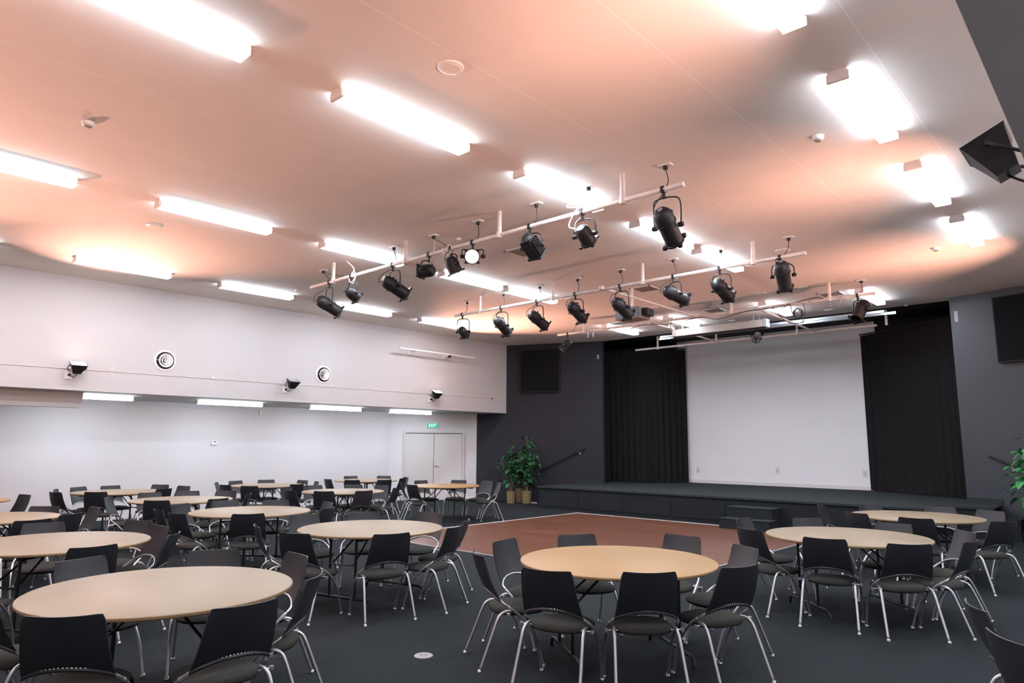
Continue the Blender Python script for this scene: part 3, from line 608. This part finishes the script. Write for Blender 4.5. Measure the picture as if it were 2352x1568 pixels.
# things on the lower white wall
t = thing('thermostat', 'white wall controller with small green screen', 'thermostat', (7.39, 16.52, 1.64))
bm = new_bm(); box(bm, (-.085, -.035, -.055), (.085, 0, .055), None, .012); obj('case', bm, 'white', t)
bm = new_bm(); box(bm, (-.02, -.038, .015), (.035, -.034, .04)); obj('screen', bm, 'lcd', t)
bm = new_bm(); box(bm, (-.03, -.05, -.06), (.03, 0, .06), None, .008); o = obj('motion_sensor', bm, 'white', loc=(8.512, 16.52, 2.40)); tag(o, 'small white motion sensor high on the lower white wall', 'sensor')
bm = new_bm(); box(bm, (-.035, -.012, -.06), (.035, 0, .06), None, .004); o = obj('wall_socket', bm, 'white', loc=(7.38, 16.52, .42)); tag(o, 'white wall socket low behind the far-left tables', 'socket')
for y, z, l_ in ((9.775, .939, 'left'), (7.441, .969, 'middle'), (5.253, .969, 'right')):
    t = thing('wall_socket', 'white socket low on white stage wall, %s one' % l_, 'socket', (18.72, y, z), 0, 'sockets on the white stage wall')
    bm = new_bm(); box(bm, (-.014, -.055, -.08), (0, .055, .08), None, .005); obj('plate', bm, 'white', t)
    bm = new_bm(); box(bm, (-.018, -.02, -.03), (-.012, .02, .03)); obj('switch', bm, 'door', t)
# speaker terminal boxes / cable holders at the wall ends
bm = new_bm(); cbox(bm, (0, 0, 0), (.03, .07, .12), None, .005); o = obj('junction_box', bm, 'chrome', loc=(16.0-.03, 2.55, 2.84)); tag(o, 'small metal box half way up right dark wall edge', 'box')
bm = new_bm(); cbox(bm, (0, 0, 0), (.04, .08, .22), None, .005); o = obj('junction_box', bm, 'chrome', loc=(16.0-.035, 2.57, 4.22)); tag(o, 'metal bracket box at top of right dark wall edge', 'box')
bm = new_bm(); cbox(bm, (0, 0, 0), (.03, .06, .12), None, .005); o = obj('junction_box', bm, 'chrome', loc=(16.15, 11.47, 4.16)); tag(o, 'small metal box at top of left dark wall edge', 'box')
# floor power discs
for x, y, l_ in ((3.71, 4.34, 'round metal floor outlet in carpet, bottom centre'), (6.99, 10.56, 'round metal floor outlet behind the wooden-floor-side table')):
    t = thing('floor_outlet', l_, 'floor outlet', (x, y, 0), 0, 'round floor outlets')
    bm = new_bm(); lathe(bm, [(.068, .006), (.072, .004), (.074, 0)], 28); obj('cover', bm, 'floormetal', t)
    bm = new_bm(); lathe(bm, [(.02, .008), (.034, .0065)], 20, None, False); obj('lid_ring', bm, 'ventgrille', t)

# ------------------------------------------------------------------ chair
def make_chair():
    t = thing('banquet_chair', 'x', 'chair')
    # seat: padded oval
    bm = new_bm(); n = 32; prof = [(.0, .456), (.55, .455), (.86, .449), (.98, .434), (1.0, .420), (.96, .403), (.80, .393), (.4, .388), (0, .387)]
    prof = [(a, z-.03) for a, z in prof]
    rings = []
    for a, z in prof:
        if a == 0: rings.append([bm.verts.new((.105, 0, z))]); continue
        ring = []
        for j in range(n):
            th = 2*PI*j/n; c, s = math.cos(th), math.sin(th); e = 2/2.5
            ring.append(bm.verts.new((.105+.215*a*math.copysign(abs(c)**e, c), .218*a*math.copysign(abs(s)**e, s)*(1-.05*c), z + (.012*(-c)*a if z > .39 else 0))))
        rings.append(ring)
    for a, b in zip(rings, rings[1:]):
        if len(a) == 1:
            for j in range(n): bm.faces.new((a[0], b[j], b[(j+1) % n]))
        elif len(b) == 1:
            for j in range(n): bm.faces.new((a[j], b[0], a[(j+1) % n]))
        else:
            for j in range(n): bm.faces.new((a[j], b[j], b[(j+1) % n], a[(j+1) % n]))
    obj('seat', bm, 'seatcloth', t, smooth=180)
    # backrest: curved shell with arched lower edge
    bm = new_bm(); nu, nv = 14, 9; th = .010
    def bp(u, v, off):
        # u -1..1 across, v 0 (bottom)..1 (top)
        zb = .486+.056*max(0, 1-abs(u)**2.0)**.8
        z = zb+(.808-zb)*v
        f = (z-.482)/(.808-.482)
        wdt = .216-.030*f
        if v > .93: pass
        x = -.076-.126*f**.85-.034*(1-u*u)*(.55+.45*f)-.012*math.sin(PI*f)
        return Vector((x-off, wdt*u, z-.006*(1-u*u)*v))
    front = [[bm.verts.new(bp(-1+2*i/nu, j/nv, 0)) for i in range(nu+1)] for j in range(nv+1)]
    back = [[bm.verts.new(bp(-1+2*i/nu, j/nv, th)) for i in range(nu+1)] for j in range(nv+1)]
    for g_ in (front, back):
        for j in range(nv):
            for i in range(nu): bm.faces.new((g_[j][i], g_[j][i+1], g_[j+1][i+1], g_[j+1][i]))
    for j in range(nv):
        for i in (0, nu): bm.faces.new((front[j][i], front[j+1][i], back[j+1][i], back[j][i]))
    for i in range(nu):
        for j in (0, nv): bm.faces.new((front[j][i], front[j][i+1], back[j][i+1], back[j][i]))
    # round the two upper corners a little
    for g_, o_ in ((front, 0), (back, th)):
        for i, s in ((0, 1), (nu, -1)):
            g_[nv][i].co.y += s*.010; g_[nv][i].co.z -= .004
    # comb of small tabs joining the shell to the arch tube
    for k in range(19):
        u = -.86+k*.0956; p = bp(u, 0, th/2); cbox(bm, (p.x, p.y, p.z-.008), (.006, .010, .022))
    tube(bm, smooth_path([(-.080, .214, .478), (-.104, .180, .497), (-.130, .100, .520), (-.140, 0, .528), (-.130, -.100, .520), (-.104, -.180, .497), (-.080, -.214, .478)], 4), .0105, 6)
    br = obj('backrest', bm, 'plastic', t, smooth=50)
    # arch tube under the backrest
    arch = [(-.030, .236, .445), (-.068, .222, .470), (-.092, .188, .495), (-.118, .105, .520), (-.127, 0, .529), (-.118, -.105, .520), (-.092, -.188, .495), (-.068, -.222, .470), (-.030, -.236, .445)]
    bm = new_bm(); tube(bm, smooth_path(arch, 4), .0088, 8); obj('back_arch', bm, 'chrome', t, smooth=180)
    for s in (1, -1):
        bm = new_bm(); pts = [(-.030, s*.236, .445), (.035, s*.242, .395), (.105, s*.243, .325), (.165, s*.240, .235), (.208, s*.236, .13), (.245, s*.232, .012)]
        tube(bm, smooth_path(pts, 5), .0105, 8); lathe(bm, [(.016, 0), (.017, .006), (.013, .024)], 10, Matrix.Translation((.247, s*.232, 0)))
        obj('front_leg', bm, 'chrome', t, smooth=180)
        bm = new_bm(); pts = [(.0, s*.205, .402), (-.040, s*.210, .405), (-.082, s*.216, .388), (-.112, s*.221, .345), (-.165, s*.230, .215), (-.246, s*.243, .012)]
        tube(bm, smooth_path(pts, 5), .0115, 8); lathe(bm, [(.016, 0), (.017, .006), (.013, .024)], 10, Matrix.Translation((-.247, s*.243, 0)))
        obj('rear_leg', bm, 'chrome', t, smooth=180)
    bm = new_bm(); tube(bm, [(-.035, .262, .392), (-.035, -.262, .392)], .006, 8)
    for s in (1, -1): lathe(bm, [(.014, -.01), (.014, .01)], 10, Matrix.Translation((-.035, s*.262, .392)))
    obj('stretcher', bm, 'chrome', t, smooth=50)
    return t
chair0 = make_chair(); chair_used = False

# ------------------------------------------------------------------ round folding table
TH = .745; TR = .77
def make_table():
    t = thing('round_table', 'x', 'table')
    bm = new_bm(); lathe(bm, [(.0, TH), (TR-.012, TH), (TR-.003, TH-.005), (TR, TH-.013), (TR-.003, TH-.022), (TR-.014, TH-.027), (0, TH-.027)][1:-1], 72); tp = obj('tabletop', bm, 'pale', t, smooth=40); tp.data.materials.append(M['edgeband'])
    for p in tp.data.polygons:
        if abs(p.normal.z) < .8: p.material_index = 1
    bm = new_bm(); z = TH-.027
    for y in (-.30, .30): cbox(bm, (0, y, z-.02), (1.1, .03, .04))
    cbox(bm, (0, 0, z-.018), (.30, .60, .036)); obj('under_frame', bm, 'tabsteel', t)
    for s in (-1, 1):
        x = s*.43; bm = new_bm()
        foot = [(x, -.40, .012), (x, -.385, .07), (x, -.33, .095), (x, -.2, .098), (x, .2, .098), (x, .33, .095), (x, .385, .07), (x, .40, .012)]
        tube(bm, smooth_path(foot, 5), .014, 8); 
        for y in (-.17, .17): tube(bm, [(x, y, .098), (x, y, z-.01)], .0135, 8)
        tube(bm, [(x, -.30, z-.02), (x, .30, z-.02)], .012, 8)
        obj('leg', bm, 'tabsteel', t, smooth=60)
        bm = new_bm()
        for y in (-.14, .14): tube(bm, [(x, y, .42), (s*.12, y*.6, z-.04)], .009, 6)
        tube(bm, [(x, -.17, .42), (x, .17, .42)], .009, 6); obj('brace', bm, 'tabsteel', t)
    return t, tp
table0, top0 = make_table(); table_used = False
pale_mesh = top0.data; orange_mesh = top0.data.copy(); orange_mesh.materials[0] = M['orange']
TABLES = {
    'T1': (1.813, 4.615, [(1.23,4.15,0.91), (1.83,3.79,1.56), (2.37,4.18,2.34), (2.66,4.87,3.07), (2.43,5.32,4.24), (1.73,5.57,5.00), (1.11,4.99,0.32)]),
    'T2': (1.926, 7.398, [(1.20,6.72,0.80), (1.93,6.62,1.62), (2.55,6.90,2.51), (2.64,7.44,3.19), (2.69,8.04,3.55), (2.07,8.37,4.53)]),
    'T3': (1.912, 10.273, [(2.08,9.22,1.72), (2.47,9.62,2.19), (2.85,10.19,3.18), (2.50,10.62,3.98)]),
    'T4': (2.053, 13.536, [(2.78,13.32,3.36)]),
    'T5': (4.595, 14.082, [(3.69,13.77,0.25), (3.88,14.40,5.88), (4.28,14.79,5.25), (4.78,14.82,4.90), (5.40,14.62,3.75), (4.12,13.46,0.84), (5.04,13.57,2.00), (5.53,13.94,3.40)]),
    'T6': (4.674, 11.487, [(4.57,12.32,4.72), (5.10,12.30,4.28), (4.18,10.93,0.81), (3.92,11.82,5.68), (4.77,10.69,1.83), (5.54,11.99,3.82), (5.47,11.29,2.48)]),
    'T7': (4.550, 8.913, [(3.69,8.71,0.19), (3.70,9.23,6.22), (4.13,9.73,5.26), (4.69,9.86,4.53), (5.20,9.50,4.10), (5.44,8.82,2.95), (5.05,8.19,2.07), (4.16,8.20,1.07)]),
    'T8': (4.585, 6.275, [(4.45,7.25,4.62), (5.03,7.06,4.10), (5.50,6.55,3.38), (4.85,5.51,1.95), (5.30,5.84,2.24), (4.20,5.54,1.28), (3.71,6.08,0.34), (3.76,6.76,5.91)]),
    'T9': (7.587, 14.136, [(6.89,14.64,5.71), (6.69,13.90,0.17), (7.36,14.92,4.97), (7.96,14.89,4.39), (6.82,13.27,0.59), (7.60,13.28,1.79), (8.34,14.35,3.26), (8.28,13.74,2.81)]),
    'T10': (7.660, 11.412, [(7.62,12.29,4.50), (8.25,12.02,3.88), (8.52,11.58,3.34), (7.04,10.97,0.64), (7.47,10.68,1.56), (6.75,11.43,0.04), (8.35,10.98,2.11), (7.07,12.15,5.17)]),
    'T11': (10.334, 14.428, [(9.46,14.44,6.19), (10.51,15.21,4.52), (11.09,14.81,3.76), (9.60,13.83,0.60), (10.08,13.50,1.40), (10.77,13.81,2.01), (11.04,14.05,2.81)]),
    'T12': (10.299, 11.468, [(10.47,12.29,4.66), (11.07,11.93,3.65), (11.29,11.34,3.14), (11.02,10.77,2.55), (9.47,11.32,6.23), (9.75,11.95,5.70)]),
    'T13': (4.694, 3.174, [(4.06,3.81,5.74), (4.58,4.06,4.88), (5.19,3.86,4.18), (5.74,3.29,3.15), (5.50,2.67,2.57), (3.90,3.14,0.29), (4.26,2.68,0.80), (4.82,2.39,1.24)]),
    'T14': (7.564, 2.341, [(7.82,3.33,4.67), (7.08,2.97,5.85), (8.26,2.85,4.07), (8.35,2.17,3.03), (6.92,2.31,0.19), (7.02,1.73,0.63), (8.12,1.59,2.22), (7.49,1.46,1.43)]),
    'T15': (10.327, 2.320, [(10.43,3.33,4.82), (9.73,2.72,5.78), (10.95,2.90,4.12), (11.18,2.22,3.27), (9.57,2.11,0.01), (10.97,1.71,2.70), (9.80,1.46,0.94)]),
    'T16': (4.750, -0.300, [(4.59,0.57,5.12), (3.98,0.37,5.37)]),
}

TNAME = {'T1': 'frontmost pale table', 'T2': 'second table up left edge', 'T3': 'third table up left edge', 'T4': 'orange table at left edge', 'T5': 'far-left table before white wall',
 'T6': 'table second behind the frontmost', 'T7': 'large table left of centre', 'T8': 'pale table left of wooden floor', 'T9': 'far table left of doors', 'T10': 'table behind left-of-wooden-floor one',
 'T11': 'farthest table near the doors', 'T12': 'honey table before the doors', 'T13': 'big honey table, bottom centre', 'T14': 'nearer right-hand table', 'T15': 'right table nearest the stage', 'T16': 'unseen bottom-right table'}
TNAME['T6'] = 'table between left-centre and wall'
TLAB = {'T1': 'largest pale round folding table, bottom left foreground', 'T2': 'pale round table cut by left edge, just behind the frontmost', 'T3': 'pale round table at left edge, second behind the frontmost',
 'T4': 'sliver of orange round tabletop at the far left edge', 'T5': 'pale round table far left before the white wall', 'T6': 'pale round table between far-left wall table and left-centre table',
 'T7': 'large pale round table left of centre, second row', 'T8': 'pale round table beside the wooden dance floor', 'T9': 'pale round table against the white wall, middle of three', 'T10': 'pale round table behind the one beside the dance floor',
 'T11': 'farthest small-looking pale round table left of the doors', 'T12': 'honey orange round table in front of the white doors', 'T13': 'honey orange round table at the bottom centre', 'T14': 'pale round table on the right, nearer of two',
 'T15': 'pale round table on the right, closer to the stage'}
TROT = {'T13': 2.53, 'T12': 1.7, 'T8': .25, 'T1': 2.2, 'T7': .6, 'T14': 2.4, 'T15': 2.2, 'T10': .4, 'T6': .3, 'T11': .5, 'T9': .5, 'T5': .4}
ORDL = ['first', 'second', 'third', 'fourth', 'fifth', 'sixth']
def sx(x, y): v = Vector((x, y, -.9)); return v.dot(RT)/v.dot(FW)
for k, (cx, cy, chs) in TABLES.items():
    if k != 'T16':
        if not table_used: t = table0; table_used = True
        else: t = copy_tree(table0)
        t.location = (cx, cy, 0); t.rotation_euler = (0, 0, TROT.get(k, .4)); t['label'] = TLAB[k]; t['group'] = 'round folding tables'
        for ch in t.children:
            if ch.name.startswith('tabletop'): ch.data = orange_mesh if k in ('T4', 'T12', 'T13') else pale_mesh
    near = []; far = []
    for c in chs:
        facing_away = Vector((math.cos(c[2]), math.sin(c[2]))).dot(Vector((c[0], c[1])).normalized()) > 0
        (near if facing_away else far).append(c)
    for lst, nf in ((near, 'back to us'), (far, 'facing us')):
        lst.sort(key=lambda c: sx(c[0], c[1]))
        for i, c in enumerate(lst):
            if not chair_used: o = chair0; chair_used = True
            else: o = copy_tree(chair0)
            o.location = (c[0], c[1], 0); o.rotation_euler = (0, 0, c[2])
            pos = 'only one' if len(lst) == 1 else '%s from left' % ORDL[i]
            o['label'] = 'black chair %s, %s at the %s' % (nf, pos, TNAME[k]); o['group'] = 'black chairs around the round tables'

# ------------------------------------------------------------------ potted fig trees
def fig(x, y, pot_r, pot_h, h, n, seed, label, spread, zlow, leafm='leaf', wall=None):
    rnd = random.Random(seed); t = thing('potted_tree', label, 'plant', (x, y, 0), 0)
    bm = new_bm(); prof = []
    for k in range(17):
        z = pot_h*k/16; prof.append((pot_r*(.84+.16*k/16)+(.008 if k % 2 else 0), z))
    prof += [(pot_r*.90, pot_h), (pot_r*.85, pot_h-.05)]
    lathe(bm, prof, 28); pt = obj('wicker_pot', bm, 'wicker', t, smooth=60)
    bm = new_bm(); lathe(bm, [(.01, pot_h-.045), (pot_r*.86, pot_h-.045)], 20, None, False); obj('soil', bm, 'bark', pt)
    bm = new_bm(); trunks = []
    for k in range(3):
        a = k*2.1+rnd.random(); r0 = .02; topz = h*(.97 if k == 0 else .6+.2*rnd.random())
        tx, ty = math.cos(a)*spread*.5*(.2 if k == 0 else 1), math.sin(a)*spread*.5*(.2 if k == 0 else 1)
        pts = smooth_path([(math.cos(a)*.02, math.sin(a)*.02, pot_h-.06), (tx*.25, ty*.25, h*.35), (tx*.7, ty*.7, topz*.7), (tx, ty, topz-.05)], 5)
        tube(bm, pts, [r0*(1-.6*i/len(pts)) for i in range(len(pts))], 7); trunks.append(pts)
    obj('trunk', bm, 'bark', t, smooth=180)
    bm = new_bm()
    for i in range(n):
        tr = rnd.choice(trunks); p = tr[-1]*1.0
        f = zlow+(1-zlow)*rnd.random()**.8; idx = min(int(f*(len(tr)-1)), len(tr)-1); p = tr[idx].copy(); p.z += rnd.uniform(-.03, .05)
        if p.z < pot_h+.08: p.z = pot_h+.08+rnd.random()*.1
        a = rnd.random()*2*PI; el = rnd.uniform(-.2, .9); prof_ = math.sin(min(1, max(0, (p.z-pot_h)/(h-pot_h)))*PI*.85+.3)
        st = rnd.uniform(.03, spread*.55)*max(.25, prof_)
        d = Vector((math.cos(a)*math.cos(el), math.sin(a)*math.cos(el), math.sin(el))); q_ = p+d*st
        if wall and (Vector((x+q_.x, y+q_.y))-Vector(wall[0])).dot(wall[1]) > -.16: continue
        L = rnd.uniform(.14, .23); W = L*rnd.uniform(.34, .44)*.8
        side = d.cross(Vector((0, 0, 1))).normalized(); up = side.cross(d).normalized(); rows_ = []
        tube(bm, [p, q_], .003, 4, False)
        for s_, ww, dr in ((0, .06, 0), (.2, .55, .01), (.45, .95, .02), (.7, 1.0, .0), (.9, .6, -.03), (1.0, .08, -.05)):
            c = q_+d*L*s_+up*(dr-.05*s_*s_*0); c.z -= .25*L*s_*s_
            rows_.append([bm.verts.new(c-side*W*ww+up*.012*ww), bm.verts.new(c), bm.verts.new(c+side*W*ww+up*.012*ww)])
        for a_, b_ in zip(rows_, rows_[1:]):
            for j in range(2): bm.faces.new((a_[j], a_[j+1], b_[j+1], b_[j]))
    obj('foliage', bm, leafm, t, smooth=180)
WLn = (A_, nL); WRn = (PR, nR)
fig(14.55, 13.40, .125, .33, 1.56, 85, 11, 'shorter leafy fig tree in wicker pot, left of three', .56, .42, wall=WLn)
fig(14.83, 13.06, .135, .35, 1.92, 150, 5, 'tallest leafy fig tree in the front right wicker pot', .46, .18, wall=WLn)
fig(14.98, 13.42, .14, .40, 1.40, 35, 9, 'fig tree in the wicker pot partly hidden behind others', .36, .3, wall=WLn)
fig(14.42, 1.40, .14, .36, 1.80, 150, 21, 'bright green fig tree at the right edge by handrail', .55, .35, 'leaf2', wall=WRn)
